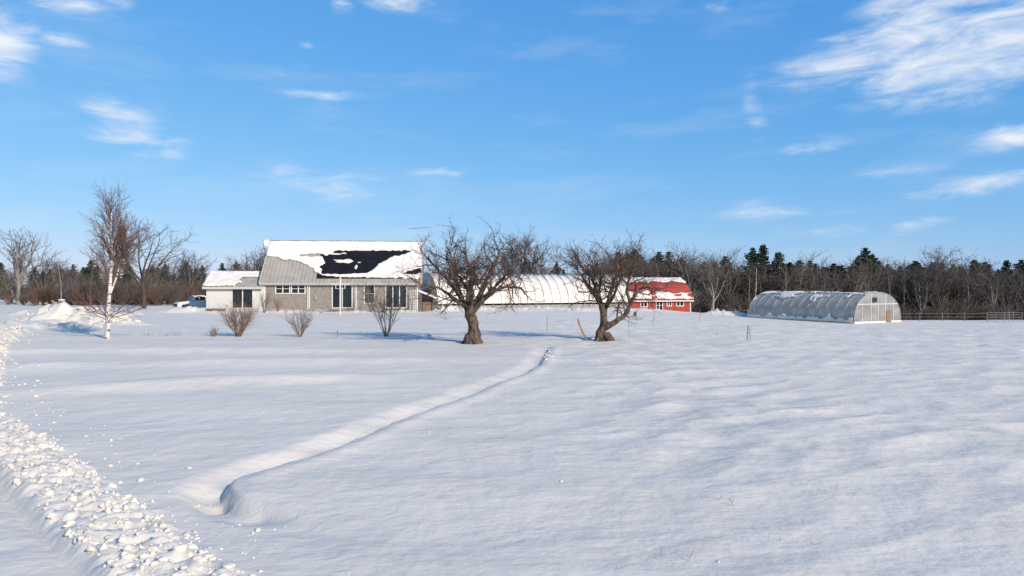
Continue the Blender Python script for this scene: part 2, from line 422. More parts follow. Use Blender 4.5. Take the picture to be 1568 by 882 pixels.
apple('apple_tree', (-2.0, 33.6),
      [(0, 0, 0), (.10, 0, .5), (.08, 0, 1.1), (-.05, 0, 1.6), (-.12, 0, 2.0)],
      [([(-.1, 0, 1.7), (-.5, .1, 2.4), (-1.0, -.1, 3.1), (-1.7, .1, 3.8), (-2.2, .1, 4.4)], .17),
       ([(-.1, 0, 1.8), (-.15, .3, 2.7), (.0, .6, 3.6), (-.3, .8, 4.3), (-.4, 1.0, 4.9)], .15),
       ([(0, 0, 1.6), (.5, -.2, 2.2), (1.2, -.5, 2.75), (2.0, -.7, 2.95), (2.7, -.9, 2.6)], .16),
       ([(0, 0, 1.9), (.55, .3, 2.8), (.9, .5, 3.7), (1.3, .5, 4.4), (1.5, .6, 5.0)], .14),
       ([(-.2, 0, 1.9), (-.9, -.5, 2.4), (-1.5, -.9, 2.9), (-2.2, -1.2, 3.0)], .12),
       ([(-.5, .1, 2.5), (-.8, 0, 3.3), (-1.1, -.3, 4.1), (-1.2, -.4, 4.7)], .10),
       ([(.5, -.1, 2.3), (1.3, .5, 3.1), (2.0, 1.1, 3.8), (2.5, 1.4, 4.4)], .11),
       ([(0, 0, 2.0), (.1, -.9, 2.8), (.3, -1.6, 3.4), (.3, -2.2, 4.0)], .11),
       ([(0, .2, 2.0), (-.3, 1.0, 2.9), (-.9, 1.9, 3.6), (-1.2, 2.4, 4.3)], .11)], 11, .33)
apple('apple_tree', (4.65, 34.8),
      [(0, 0, 0), (-.12, 0, .4), (-.05, 0, .8), (.1, 0, 1.2)],
      [([(0, 0, .9), (-.02, 0, 1.6), (-.25, .1, 2.4), (-.5, 0, 3.2), (-1.0, .2, 3.9), (-1.2, .2, 4.5)], .17),
       ([(-.05, 0, .7), (.5, -.1, 1.05), (1.1, -.1, 1.5), (1.45, -.2, 2.2), (1.9, -.2, 2.8), (2.6, -.3, 2.85)], .17),
       ([(.0, 0, 1.4), (.3, .3, 2.2), (.6, .4, 3.1), (.8, .5, 4.0), (.8, .4, 4.7)], .13),
       ([(-.2, 0, 2.2), (-.7, -.3, 2.8), (-1.2, -.4, 3.5), (-1.5, -.6, 4.2)], .10),
       ([(1.4, -.2, 2.0), (1.2, 0, 2.9), (1.6, .2, 3.7), (1.7, .4, 4.3)], .10),
       ([(0, 0, 1.7), (-.1, 1.0, 2.6), (.1, 1.7, 3.4), (-.2, 2.2, 4.2)], .10),
       ([(.2, 0, 1.9), (.5, -.9, 2.7), (.6, -1.5, 3.4), (.3, -1.9, 4.2)], .10)], 23, .29)

# ------------------------------------------------------------------ birch
def birch():
    rng = np.random.RandomState(5); lines = []
    sh = lambda t: 1.2 - .7 * t
    spec = [dict(step=.08, len=(1.3, 2.6), ang=(26, 46), wob=.06, trop=.05, n=7, rmin=.013, k=.011, shape=sh, up=.12),
            dict(step=.14, len=(.35, 1.0), ang=(20, 44), wob=.08, trop=.01, n=4, rmin=.0085, k=.01),
            dict(step=.17, len=(.2, .5), ang=(20, 45), wob=.08, trop=-.02, n=3, rmin=.007, k=.008)]
    tp = catmull([(0, 0, 0), (.05, 0, 1.5), (.16, 0, 3), (.22, .05, 4.5), (.2, 0, 6), (.24, 0, 7.0)], 4)
    tr = np.linspace(.13, .015, len(tp)); lines.append((tp, tr, 0)); spawn(rng, lines, tp, tr, 0, spec, .38)
    tp2 = catmull([(.1, 0, 2.3), (.4, .2, 3.4), (.7, .2, 4.6), (.95, .2, 5.4)], 4); tr2 = np.linspace(.06, .012, len(tp2))
    lines.append((tp2, tr2, 0)); spawn(rng, lines, tp2, tr2, 0, spec, .3)
    for a in np.linspace(0, 6.0, 11):
        b = branch(rng, (0, 0, 1.0 + .3 * rng.rand()), (math.cos(a), math.sin(a), .35), rng.uniform(1.2, 2.0), .022, .008, 7, .08, .03)
        lines.append((b[0], b[1], 1)); spawn(rng, lines, b[0], b[1], 1, spec, .3)
    me = tubes_mesh('birch_tree', lines, [M_BIRCH, M_BTWIG, M_BTWIG], mat_of=lambda l: min(l, 2))
    o = bpy.data.objects.new('birch_tree', me); o.location = (-21.7, 36.6, gh(-21.7, 36.6) - .05); link(o)
birch()

# ------------------------------------------------------------------ generic bare trees
def bare_mesh(name, seed, H=10, spread=1.0, straight=False, dense=1.0, thick=1.0, mats=None):
    rng = np.random.RandomState(seed); lines = []
    if straight:
        spec = [dict(step=.34 / dense, len=(1.4, 3.0), ang=(30, 58), wob=.09, trop=.07, n=5, rmin=.028 * thick, k=.016, shape=lambda t: (1.15 - .8 * t) * spread),
                dict(step=.42 / dense, len=(.5, 1.4), ang=(25, 50), wob=.1, trop=.05, n=4, rmin=.017 * thick, k=.012),
                dict(step=.42, len=(.3, .8), ang=(25, 50), wob=.1, trop=.02, n=3, rmin=.012 * thick, k=.01)]
        b = branch(rng, (0, 0, 0), (0, 0, 1), H, .12 * thick, .02, 9, .03, .03); lines.append((b[0], b[1], 0)); spawn(rng, lines, b[0], b[1], 0, spec, .22)
    else:
        spec = [dict(step=.42 / dense, len=(1.6, 3.4), ang=(28, 62), wob=.13, trop=.05, n=6, rmin=.032 * thick, k=.02),
                dict(step=.38 / dense, len=(.6, 1.7), ang=(25, 58), wob=.13, trop=.04, n=4, rmin=.018 * thick, k=.014),
                dict(step=.40, len=(.3, .8), ang=(25, 55), wob=.1, trop=.02, n=3, rmin=.012 * thick, k=.01)]
        t = branch(rng, (0, 0, 0), (.02, 0, 1), H * .3, .24 * thick, .18 * thick, 5, .04, .05); lines.append((t[0], t[1], 0))
        n = 6
        for i in range(n):
            a = i * 2 * math.pi / n + rng.rand() * .6; tilt = rng.uniform(.25, .95) * spread
            b = branch(rng, t[0][-1 - (i % 2)], (math.cos(a) * tilt, math.sin(a) * tilt, 1), H * rng.uniform(.5, .74), .13 * thick, .025, 8, .10, .05)
            lines.append((b[0], b[1], 0)); spawn(rng, lines, b[0], b[1], 0, spec, .2)
    return tubes_mesh(name, lines, mats or [M_GREY, M_GTW, M_GTW], sides_of=lambda l: [6, 3, 3, 3][min(l, 3)])

def shrub_mesh(name, seed, n, H, spread, r=.012, mats=None, dense=1.0):
    rng = np.random.RandomState(seed); lines = []
    spec = [dict(step=.22 * H / 1.4 / dense, len=(.3 * H / 1.4, .65 * H / 1.4), ang=(18, 40), wob=.08, trop=.05, n=4, rmin=r * .55, k=.012),
            dict(step=.2 * H / 1.4, len=(.12 * H, .25 * H), ang=(18, 42), wob=.08, trop=.02, n=3, rmin=r * .4, k=.01)]
    for i in range(n):
        a = rng.rand() * 6.28; s = rng.rand() ** .6 * spread
        b = branch(rng, (math.cos(a) * .1 * rng.rand(), math.sin(a) * .1 * rng.rand(), -.05), (math.cos(a) * s, math.sin(a) * s, 1), H * rng.uniform(.7, 1.1), r, r * .4, 6, .05, .04)
        lines.append((b[0], b[1], 0)); spawn(rng, lines, b[0], b[1], 0, spec, .25)
    return tubes_mesh(name, lines, mats or [M_STW, M_STW, M_STW], sides_of=lambda l: [4, 3, 3][min(l, 2)])

def put(name, me, x, y, s=1, rz=0, dz=0, parent=None, sz=None, z=None):
    o = bpy.data.objects.new(name, me); o.location = (x, y, (gh(x, y) if z is None else z) + dz); o.rotation_euler = (0, 0, rz)
    o.scale = (s, s, sz or s)
    return link(o, parent)

put('bush', shrub_mesh('bush_a', 1, 48, 1.75, .80, .014, dense=1.5), -15.2, 38.0)
put('bush', shrub_mesh('bush_b', 2, 26, 1.35, .65, .013, dense=1.2), -11.8, 38.0)
put('bush', shrub_mesh('bush_c', 3, 14, 2.7, .45, .022, mats=[M_GREY, M_GTW, M_GTW], dense=1.3), -6.9, 37.6)
put('bush', shrub_mesh('bush_d', 4, 14, .5, .5, .01), -16.6, 38)
put('bush', shrub_mesh('bush_e', 8, 16, 1.9, .4, .02, mats=[M_GREY, M_GTW, M_GTW]), -26.3, 72.5)
put('bush', shrub_mesh('bush_f', 9, 16, 2.6, .4, .02, mats=[M_GREY, M_GTW, M_GTW]), -15.2, 73.5)
put('bush', shrub_mesh('bush_g', 10, 18, 1.4, .5, .02), -14.0, 74)
put('bush', shrub_mesh('bush_h', 18, 18, 1.2, .5, .02), -25.0, 73.0)

put('oak_tree', bare_mesh('oak', 31, 11.3, 1.35, thick=1.15, dense=.8, mats=[M_LIMB, M_OAKT, M_OAKT]), -48.5, 90, rz=1.0)

V_BARE = [bare_mesh('bare_%d' % i, 40 + i, 10, .75, straight=(i % 2 == 0), dense=.9, thick=1.35) for i in range(6)]
birchm = bare_mesh('paper_birch', 60, 9, .6, straight=True, thick=1.0, mats=[M_BIRCH, M_GTW, M_GTW])
V_BARE.append(birchm)
V_DK = [bare_mesh('dark_bare_%d' % i, 50 + i, 10, .8, straight=False, dense=1.0, thick=1.2, mats=[M_LIMB, M_OAKT, M_OAKT]) for i in range(2)]

def conifer_mesh(name, seed, H=12, irregular=.3):
    rng = np.random.RandomState(seed); lines = [(np.array([[0, 0, z] for z in np.linspace(-.5, H, 8)]), np.linspace(.2, .03, 8), 0)]
    V, F = [], []
    z = H * .12
    prof = rng.uniform(1 - irregular, 1 + irregular, 40)
    k = 0
    while z < H:
        t = z / H; L = (0.30 * H * (1 - t) ** .7 * .85 + .2) * prof[k % 40]
        nb = 8
        a0 = rng.rand() * 6.28
        for i in range(nb):
            a = a0 + i * 6.28 / nb + rng.normal(0, .25); Lb = L * rng.uniform(.5, 1.2)
            up = rng.uniform(-.05, .35)
            dirv = np.array([math.cos(a), math.sin(a), up]); dirv /= np.linalg.norm(dirv)
            lines.append((np.array([[0, 0, z], dirv * Lb * .5 + [0, 0, z], dirv * Lb + [0, 0, z - .05 * Lb]]), np.array([.04, .03, .015]), 1))
            n = int(6 + Lb * 8)
            for j in range(n):
                f = .2 + .85 * rng.rand()
                c = dirv * Lb * f + np.array([0, 0, z]) + rng.normal(0, .10 + .04 * Lb, 3) * [1, 1, .6]
                for q in range(2):
                    u = rng.normal(0, 1, 3); u /= np.linalg.norm(u); w = np.cross(u, rng.normal(0, 1, 3)); w /= np.linalg.norm(w) + 1e-9
                    s = rng.uniform(.14, .30)
                    o = len(V); V += [c + u * s, c - u * s * .5 + w * s * .45, c - u * s * .5 - w * s * .45]; F.append((o, o + 1, o + 2))
        z += .42; k += 1
    Vt, Qt, Mt = tubes_arrays(lines, lambda l: 4, lambda l: 0)
    V = np.array(V); me = bpy.data.meshes.new(name)
    allV = np.concatenate([Vt, V]); o = len(Vt)
    me.from_pydata(allV.tolist(), [], Qt.tolist() + [(a + o, b + o, c + o) for a, b, c in F])
    me.materials.append(M_LIMB); me.materials.append(M_NEED)
    me.polygons.foreach_set('material_index', [0] * len(Qt) + [1] * len(F)); me.update()
    return me
V_CON = [conifer_mesh('pine_%d' % i, 70 + i, 12, .4) for i in range(4)]
V_SHR = [shrub_mesh('brush_%d' % i, 90 + i, 24, 3.0, .75, .045, mats=[M_GTW, M_GTW, M_GTW]) for i in range(3)]
V_RSH = [shrub_mesh('redbrush_%d' % i, 95 + i, 24, 3.0, .75, .04, mats=[M_RB] * 3) for i in range(2)]

rng = np.random.RandomState(99)
for (x, y, s, i) in [(-81, 112, 1.15, 1), (-74, 108, .75, 3), (-66, 100, .68, 2), (-63, 102, .72, 0), (-60, 120, .75, 1), (-58, 125, .8, 5), (-56, 118, .8, 3)]:
    put('bare_tree', V_BARE[i], x, y, s, rng.rand() * 6)
for (x, y, s, i) in [(-42.5, 112, .78, 0), (-41, 114, .84, 1), (-39.5, 111, .82, 0)]:
    put('bare_tree', V_DK[i], x, y, s, rng.rand() * 6)
put('bare_tree', V_BARE[3], -47, 120, .7, 1)
for (x, y, s, i) in [(1.6, 104, .98, 1), (3.8, 106, .95, 0), (-.6, 107, .85, 1)]:
    put('bare_tree', V_DK[i], x, y, s, rng.rand() * 6)
put('paper_birch_tree', birchm, 37.5, 106, .9, 2); put('paper_birch_tree', birchm, 66, 110, .8, 4)
put('bare_tree', V_BARE[1], 70.5, 113, 1.22, 2.0); put('bare_tree', V_BARE[3], 47, 112, 1.05, 2.0)

wood = empty('distant_treeline')
A = []
for r in range(4):
    y0 = 113 + r * 7
    x = 18 + r * 1.5
    while x < 145:
        A.append((x + rng.normal(0, .8), y0 + rng.normal(0, 2.5) + max(0, (30 - x)) * 1.2, rng.uniform(.78, 1.04))); x += rng.uniform(1.1, 2.2)
for r in range(2):
    y0 = 165 + r * 11; x = -190
    while x < 50:
        A.append((x + rng.normal(0, 1), y0 + rng.normal(0, 3), rng.uniform(.58, .82))); x += rng.uniform(1.5, 2.9)
A = np.array(A); ZA = ground_h(A[:, 0], A[:, 1])
for (x, y, s), z in zip(A, ZA):
    i = rng.randint(0, 6) if rng.rand() > .09 else 6
    put('woodland_tree', V_BARE[i], x, y, s * 1.0, rng.rand() * 6, -.1, wood, s * rng.uniform(.9, 1.05), z=z)
C = [(43.0, 122, 1.10), (45.2, 123, 1.16), (47.2, 121, 1.05), (50.5, 124, .92), (55, 126, .95), (60.8, 120, .98), (62.6, 121, 1.12), (64.4, 122, 1.02), (58.5, 124, .9),
     (75, 126, .92), (79, 128, .9), (84, 124, .95), (88, 127, .93), (91, 122, .95), (95, 125, .9), (99, 128, .95), (105, 126, 1), (52.6, 125, .95), (70, 130, .95), (38, 128, .85), (33, 130, .8),
     (49, 116, .72), (54, 115, .66), (68, 116, .7), (82, 117, .72), (41, 117, .62), (74, 115, .6)]
for i in range(110): C.append((rng.uniform(22, 150), rng.uniform(126, 155), rng.uniform(.78, .98)))
for i in range(100): C.append((rng.uniform(-180, 60), rng.uniform(172, 195), rng.uniform(.58, .82)))
C = np.array(C); ZC = ground_h(C[:, 0], C[:, 1])
for (x, y, s), z in zip(C, ZC):
    put('woodland_pine', V_CON[rng.randint(0, 4)], x, y, s * rng.uniform(.95, 1.3), rng.rand() * 6, -.1, wood, s, z=z)
B = []
for i in range(280): B.append((rng.uniform(20, 150), rng.uniform(107, 132), rng.uniform(.7, 1.3), 0))
for i in range(200): B.append((rng.uniform(-180, 45), rng.uniform(150, 170), rng.uniform(.6, 1.2), 0))
B = np.array(B); ZB = ground_h(B[:, 0], B[:, 1])
for (x, y, s, _), z in zip(B, ZB):
    put('underbrush', V_SHR[rng.randint(0, 3)], x, y, s * 1.5, rng.rand() * 6, 0, wood, s, z=z)
hedge = empty('brush_hedgerow')
for i in range(140):
    x = rng.uniform(-95, -46) if i > 50 else rng.uniform(-74, -54); y = rng.uniform(104, 124); s = rng.uniform(.5, .95) * (1.2 if i < 50 else 1)
    put('brush', (V_RSH + V_SHR)[rng.randint(0, 5)], x, y, s * 1.2, rng.rand() * 6, 0, hedge, s)

# ------------------------------------------------------------------ house
H = empty('farmhouse', (-27.2, 75, 0), R(6))
def wall_x(name, x0, x1, z0, z1, openings, y0, th, m, parent):
    xs_ = sorted({x0, x1, *[o[0] for o in openings], *[o[1] for o in openings]})
    zs_ = sorted({z0, z1, *[o[2] for o in openings], *[o[3] for o in openings]})
    L = []
    for i in range(len(xs_) - 1):
        for j in range(len(zs_) - 1):
            cx, cz = (xs_[i] + xs_[i + 1]) / 2, (zs_[j] + zs_[j + 1]) / 2
            if any(o[0] < cx < o[1] and o[2] < cz < o[3] for o in openings): continue
            L.append((xs_[i], xs_[i + 1], y0, y0 + th, zs_[j], zs_[j + 1]))
    return boxes(name, L, m, parent)

def windows(openings, y0, parent, nm='window', curtain=False):
    for (x0, x1, z0, z1, nmull, nbar) in openings:
        boxes(nm + '_glass', [(x0, x1, y0 + .10, y0 + .12, z0, z1)], M_GLASS, parent)
        f = .11
        L = [(x0 - f, x0, y0 - .035, y0 + .06, z0 - f, z1 + f), (x1, x1 + f, y0 - .035, y0 + .06, z0 - f, z1 + f),
             (x0, x1, y0 - .034, y0 + .06, z1, z1 + f), (x0, x1, y0 - .06, y0 + .06, z0 - f, z0)]
        for k in range(1, nmull):
            xm = x0 + (x1 - x0) * k / nmull; L.append((xm - .05, xm + .05, y0 + .01, y0 + .097, z0 + .001, z1 - .001))
        for k in range(1, nbar):
            zm = z0 + (z1 - z0) * k / nbar; L.append((x0 + .001, x1 - .001, y0 + .03, y0 + .095, zm - .025, zm + .025))
        boxes(nm + '_frame', L, M_WHITE, parent)

LEN, DEP, EZ, RZ_ = 16.7, 9.2, 3.45, 8.25
ops = [(1.25, 2.65, 2.15, 3.1, 2, 2), (2.95, 4.3, 2.15, 3.1, 2, 2), (7.35, 9.4, .55, 3.0, 2, 1), (10.85, 11.85, 1.05, 3.1, 1, 2), (13.2, 15.4, .55, 3.0, 3, 1)]
wall_x('front_wall', 0, LEN, -.2, EZ, ops, 0, .2, M_SHINGLE, H)
windows(ops, 0, H)
def gable(name, x0, x1, m):
    pr = [(.2, -.2), (DEP, -.2), (DEP, EZ), (DEP / 2, RZ_ - .25), (.2, EZ)]
    Vv = [(x0, y, z) for y, z in pr] + [(x1, y, z) for y, z in pr]
    n = 5; F = [tuple(range(n))[::-1], tuple(range(n, 2 * n))] + [(i, (i + 1) % n, n + (i + 1) % n, n + i) for i in range(n)]
    poly_obj(name, Vv, F, m, H)
gable('gable_wall_west', 0, .2, M_VINYL); gable('gable_wall_east', LEN - .2, LEN, M_SHINGLE)
boxes('back_wall', [(.2, LEN - .2, DEP - .2, DEP - .003, -.2, EZ)], M_SHINGLE, H)
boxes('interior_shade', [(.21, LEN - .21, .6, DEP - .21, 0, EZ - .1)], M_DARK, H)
boxes('corner_boards', [(-.03, .12, -.03, -.002, 0, EZ), (LEN - .12, LEN + .03, -.03, -.002, 0, EZ), (4.75, 4.87, -.03, -.002, 0, EZ), (9.9, 9.99, -.03, -.002, 0, EZ)], M_WHITE, H)
boxes('foundation', [(.02, LEN - .02, -.06, -.004, -.3, .42)], M_CONC, H)
boxes('door_steps', [(7.0, 9.7, -.95, -.065, -.2, .30), (7.0, 9.7, -1.3, -.952, -.2, .15), (12.9, 15.8, -1.6, -.065, -.2, .33)], M_WOOD, H)
ang = math.atan2(RZ_ - 3.2, DEP / 2 + .5); sl = math.hypot(RZ_ - 3.2, DEP / 2 + .5); ca, sa = math.cos(ang), math.sin(ang)
fr = lambda u, v, n: (u, -.5 + v * ca - n * sa, 3.2 + v * sa + n * ca)
bk = lambda u, v, n: (u, DEP + .5 - v * ca + n * sa, 3.2 + v * sa + n * ca)
U0, U1 = -.45, LEN + .45
boxes('front_roof', [(U0, U1, 0, sl, -.12, 0)], M_TAN, H, fr)
boxes('back_roof', [(U0, U1, 0, sl, -.12, 0)], M_TAN, H, bk)
boxes('roof_seams', [(u - .02, u + .02, .02, sl - .05, .002, .05) for u in np.arange(U0 + .2, U1, .42)], M_TAN, H, fr)
boxes('fascia', [(U0, U1, -.04, -.003, -.24, .01)], M_WHITE, H, fr)
boxes('rake_boards', [(U0 - .04, U0 - .003, 0, sl, -.22, .03), (U1 + .003, U1 + .04, 0, sl, -.22, .03)], M_WHITE, H, fr)
boxes('soffit', [(U0 + .05, U1 - .05, -.42, -.005, 3.12, 3.16)], M_WHITE, H)
boxes('ridge_cap', [(U0, U1, DEP / 2 - .16, DEP / 2 + .16, RZ_ - .02, RZ_ + .05)], M_TAN, H)
pan = []
pw, ph = 1.02, 1.62
for r in range(3):
    for c in range(11):
        u = 5.6 + c * (pw + .02); v = .75 + r * (ph + .02)
        pan.append((u, u + pw, v, v + ph, .055, .10))
boxes('solar_panels', pan, M_SOLAR, H, fr)

def inpoly(a, b, P):
    ins = np.zeros(a.shape, bool); n = len(P)
    for i in range(n):
        x1, y1 = P[i]; x2, y2 = P[(i + 1) % n]
        if y1 == y2: continue
        c = ((y1 > b) != (y2 > b)) & (a < (x2 - x1) * (b - y1) / (y2 - y1) + x1)
        ins ^= c
    return ins
def snow_sheet(name, u0, u1, v0, v1, mask_fn, fmap, parent, h=.17, base=.05, step=.07):
    us = np.arange(u0, u1 + step, step); vs = np.arange(v0, v1 + step, step); us = us[us <= u1 + 1e-6]; vs = vs[vs <= v1 + 1e-6]
    UU, VV = np.meshgrid(us, vs)
    keep = mask_fn(UU, VV)
    k = keep.astype(float); sm = k.copy()
    for _ in range(3):
        pd = np.pad(sm, 1, mode='edge'); sm = sum(pd[1 + a:1 + a + k.shape[0], 1 + b:1 + b + k.shape[1]] for a in (-1, 0, 1) for b in (-1, 0, 1)) / 9
    hh = base + (h - base) * ss(.45, 1, sm) * (1 + .45 * pn(UU / 1.1, VV / .9, 21) + .15 * pn(UU / .3, VV / .35, 22))
    ii_, jj = np.where(keep[:-1, :-1] & keep[1:, :-1] & keep[:-1, 1:] & keep[1:, 1:])
    nu = len(us)
    idx = ii_ * nu + jj
    Qf = np.stack([idx, idx + 1, idx + 1 + nu, idx + nu], 1)
    Vv = np.array([fmap(u, v, n) for u, v, n in zip(UU.ravel(), VV.ravel(), hh.ravel())])
    me = quad_mesh(name, Vv, Qf, [M_SNOWR])
    o = bpy.data.objects.new(name, me); link(o, parent)
    s = o.modifiers.new('s', 'SOLIDIFY'); s.thickness = .045; s.offset = -1
    return o
def main_mask(U, Vv):
    a = (U - U0) / (U1 - U0); b = Vv / sl
    aj = a + .007 * pn(U / .35, Vv / .5, 30) + .006 * pn(U / 1.6, Vv / 1.6, 31); bj = b + .024 * pn(U / .6, Vv / .3, 32) + .010 * pn(U / 1.8, Vv / 1.8, 33)
    black = inpoly(aj, bj, [(.355, .60), (.42, .66), (.42, .735), (.925, .745), (.885, .68), (.80, .62), (.755, .52), (.71, .42), (.69, .30), (.655, .22), (.365, .20), (.375, .30), (.35, .36), (.385, .44)])
    patch = inpoly(aj, bj, [(.43, .47), (.47, .54), (.53, .55), (.56, .50), (.53, .44), (.47, .45)]) | (((aj - .575) / .012) ** 2 + ((bj - .36) / .06) ** 2 < 1) | (np.abs(bj - .5 + .3 * (aj - .5)) < .012) & (aj < .62)
    patch |= (np.abs(bj - .66 - .12 * (aj - .40)) < .018) & (aj > .38) & (aj < .52)
    streak = inpoly(aj, bj, [(.88, .215), (1.02, .37), (1.02, .26), (.96, .20)])
    tan = inpoly(aj, bj, [(-.1, -.1), (1.1, -.1), (1.1, .09), (.75, .11), (.37, .14), (.33, .22), (.30, .34), (.2, .50), (.1, .52), (.06, .60), (-.1, .62)])
    thin = inpoly(aj, bj, [(.20, .62), (.36, .60), (.36, .66), (.28, .67)])
    return ~((black & ~patch) | streak | tan | thin)
snow_sheet('roof_snow', U0 + .02, U1 - .02, .05, sl - .22, main_mask, fr, H, h=.15, step=.06)
snow_sheet('roof_snow_back', U0 + .02, U1 - .02, .1, sl - .02, lambda u, v: v > -1, bk, H, step=.3)

AX0, AX1, AD, AE, AR = -6.1, -.02, 5.0, 2.95, 4.45
aops = [(-3.35, -1.25, .55, 2.55, 2, 1)]
wall_x('annex_front_wall', AX0 + .2, AX1, -.2, AE, aops, -.1, .18, M_VINYL, H)
windows(aops, -.1, H, 'annex_window')
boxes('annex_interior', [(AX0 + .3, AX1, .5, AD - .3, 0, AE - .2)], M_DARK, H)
pr = [(-.1, -.2), (AD, -.2), (AD, AE), (AD / 2, AR - .12), (-.1, AE)]
Vv = [(AX0, y, z) for y, z in pr] + [(AX0 + .195, y, z) for y, z in pr]
poly_obj('annex_gable', Vv, [(4, 3, 2, 1, 0), (5, 6, 7, 8, 9)] + [(i, (i + 1) % 5, 5 + (i + 1) % 5, 5 + i) for i in range(5)], M_VINYL, H)
boxes('annex_back', [(AX0 + .2, AX1, AD - .2, AD, -.2, AE)], M_VINYL, H)
aa = math.atan2(AR - 2.78, AD / 2 + .5); al = math.hypot(AR - 2.78, AD / 2 + .5)
af = lambda u, v, n: (u, -.55 + v * math.cos(aa) - n * math.sin(aa), 2.78 + v * math.sin(aa) + n * math.cos(aa))
ab = lambda u, v, n: (u, AD + .45 - v * math.cos(aa) + n * math.sin(aa), 2.78 + v * math.sin(aa) + n * math.cos(aa))
boxes('annex_roof', [(AX0 - .3, AX1 - .01, 0, al, -.1, 0)], M_TAN, H, af); boxes('annex_roof_back', [(AX0 - .3, AX1 - .01, 0, al, -.1, 0)], M_TAN, H, ab)
boxes('annex_seams', [(u - .02, u + .02, .02, al, .002, .05) for u in np.arange(AX0 - .1, AX1 - .1, .42)], M_TAN, H, af)
boxes('annex_fascia', [(AX0 - .3, AX1 - .01, -.04, -.003, -.2, .02)], M_WHITE, H, af)
snow_sheet('annex_snow', AX0 - .28, AX1 - .3, .05, al, lambda u, v: ~((u > -2.6 + .8 * pn(v, u, 3)) & (v < 2.2) & (v > .1)) & (v > .12 + .1 * pn(u * 2, v, 4)), af, H, h=.2)
snow_sheet('annex_snow_back', AX0 - .28, AX1 - .02, .05, al, lambda u, v: v > -1, ab, H, h=.2, step=.3)
boxes('wood_stack', [(-5.9 + i * .24, -5.7 + i * .24, -1.0, -.3, -.1 + .2 * j, .08 + .2 * j) for i in range(8) for j in range(3)], M_WOOD, H, bevel=.03)
lat = []
for i in range(5): lat.append((15.85 + i * .2, 15.89 + i * .2, -.75, -.72, .1, 2.5))
for i in range(12): lat.append((15.85, 16.69, -.719, -.70, .15 + i * .2, .19 + i * .2))
boxes('lattice', lat, M_WHITE, H)
boxes('gutter_downspout', [(4.6, 4.68, -.1, -.032, .2, 3.1), (9.75, 9.83, -.1, -.032, .2, 3.1)], M_WHITE, H)
boxes('meter_box', [(5.4, 5.65, -.12, -.002, 1.4, 1.9)], M_METAL, H)

def cyl_lines(name, L, m, parent, sides=6):
    me = tubes_mesh(name, [(np.linspace(a, b, 2), np.array([r, r]), 0) for a, b, r in L], [m], sides_of=lambda l: sides, mat_of=lambda l: 0)
    return link(bpy.data.objects.new(name, me), parent)
ant = [((LEN, 4.6, 7.6), (LEN, 4.6, 10.0), .04), ((LEN - .9, 4.3, 9.75), (LEN + 1.1, 5.0, 9.95), .035)]
for i in range(9):
    f = i / 8; cx = LEN - .9 + 2 * f; cy = 4.3 + .7 * f; cz = 9.75 + .2 * f; w = .75 - .35 * f
    ant.append(((cx - w * .8, cy + w, cz), (cx + w * .8, cy - w, cz), .02))
cyl_lines('tv_antenna', ant, M_METAL, H)
Vd, Fd = [], []
for i in range(5):
    for j in range(14):
        r = .42 * i / 4; a = j * 2 * math.pi / 14; Vd.append((-.55 + r * math.cos(a), 3.8 - .15 + (r * r) * -.5, 7.9 + r * math.sin(a)))
for i in range(4):
    for j in range(14): Fd.append((i * 14 + j, i * 14 + (j + 1) % 14, (i + 1) * 14 + (j + 1) % 14, (i + 1) * 14 + j))
poly_obj('satellite_dish', Vd, Fd, M_WHITE, H, True)
cyl_lines('dish_arm', [((-.55, 3.7, 7.9), (-.3, 4.2, 7.5), .03)], M_METAL, H)
boxes('lean_to_posts', [(LEN + .3, LEN + .42, 1, 1.12, -.1, 2.0), (LEN + 1.7, LEN + 1.82, 1, 1.12, -.1, 1.5), (LEN + .31, LEN + 1.75, 2.6, 2.7, 0, 1.7), (LEN + .5, LEN + 1.6, 1.3, 2.5, 0, 1.1)], M_WOOD, H)
poly_obj('lean_to_roof', [(LEN + .05, .7, 2.3), (LEN + 2.1, .7, 1.45), (LEN + 2.1, 3, 1.45), (LEN + .05, 3, 2.3), (LEN + .05, .7, 2.5), (LEN + 2.1, .7, 1.65), (LEN + 2.1, 3, 1.65), (LEN + .05, 3, 2.5)],
         [(0, 3, 2, 1), (4, 5, 6, 7), (0, 1, 5, 4), (1, 2, 6, 5), (2, 3, 7, 6), (3, 0, 4, 7)], M_SNOWR, H)

P = empty('clothesline_post', (-17.6, 70, gh(-17.6, 70)))
boxes('post', [(-.06, .06, -.06, .06, -.2, 4.0)], M_WHITE, P); boxes('crossarm', [(-.95, .95, -.062, .062, 3.1, 3.2)], M_WHITE, P)
boxes('braces', [(-.5, -.44, -.03, .03, 2.7, 3.098), (.44, .5, -.03, .03, 2.7, 3.098), (-.5, .5, -.029, .029, 2.66, 2.698)], M_WHITE, P)

# ------------------------------------------------------------------ long snow-covered hoop barn
HB = empty('hoop_barn', (-9.0, 83, -.1), R(25))
HL, HW, HH = 28.2, 9.0, 4.75
def arch(t, w, h, e=.82): return (w / 2 - w / 2 * math.cos(t), h * abs(math.sin(t)) ** e)
nu, nt_ = 240, 40; rib = 1.22
Vv = []
for i in range(nu + 1):
    u = HL * i / nu; ph_ = (u / rib) % 1; sag = (.16 + .12 * ss(4, 14, u)) * math.sin(math.pi * ph_) ** .7
    for j in range(nt_ + 1):
        t = math.pi * (.04 + .92 * j / nt_); y, z = arch(t, HW, HH)
        k = 1 - sag / HW * 2 * math.sin(t) ** .5
        nzz = .07 * float(pn(u / 2.2, j / 4., 40)) * math.sin(t)
        Vv.append((u, HW / 2 + (y - HW / 2) * k, z * k + nzz))
Vv = np.array(Vv); idx = (np.arange(nu)[:, None] * (nt_ + 1) + np.arange(nt_)[None, :]).ravel()
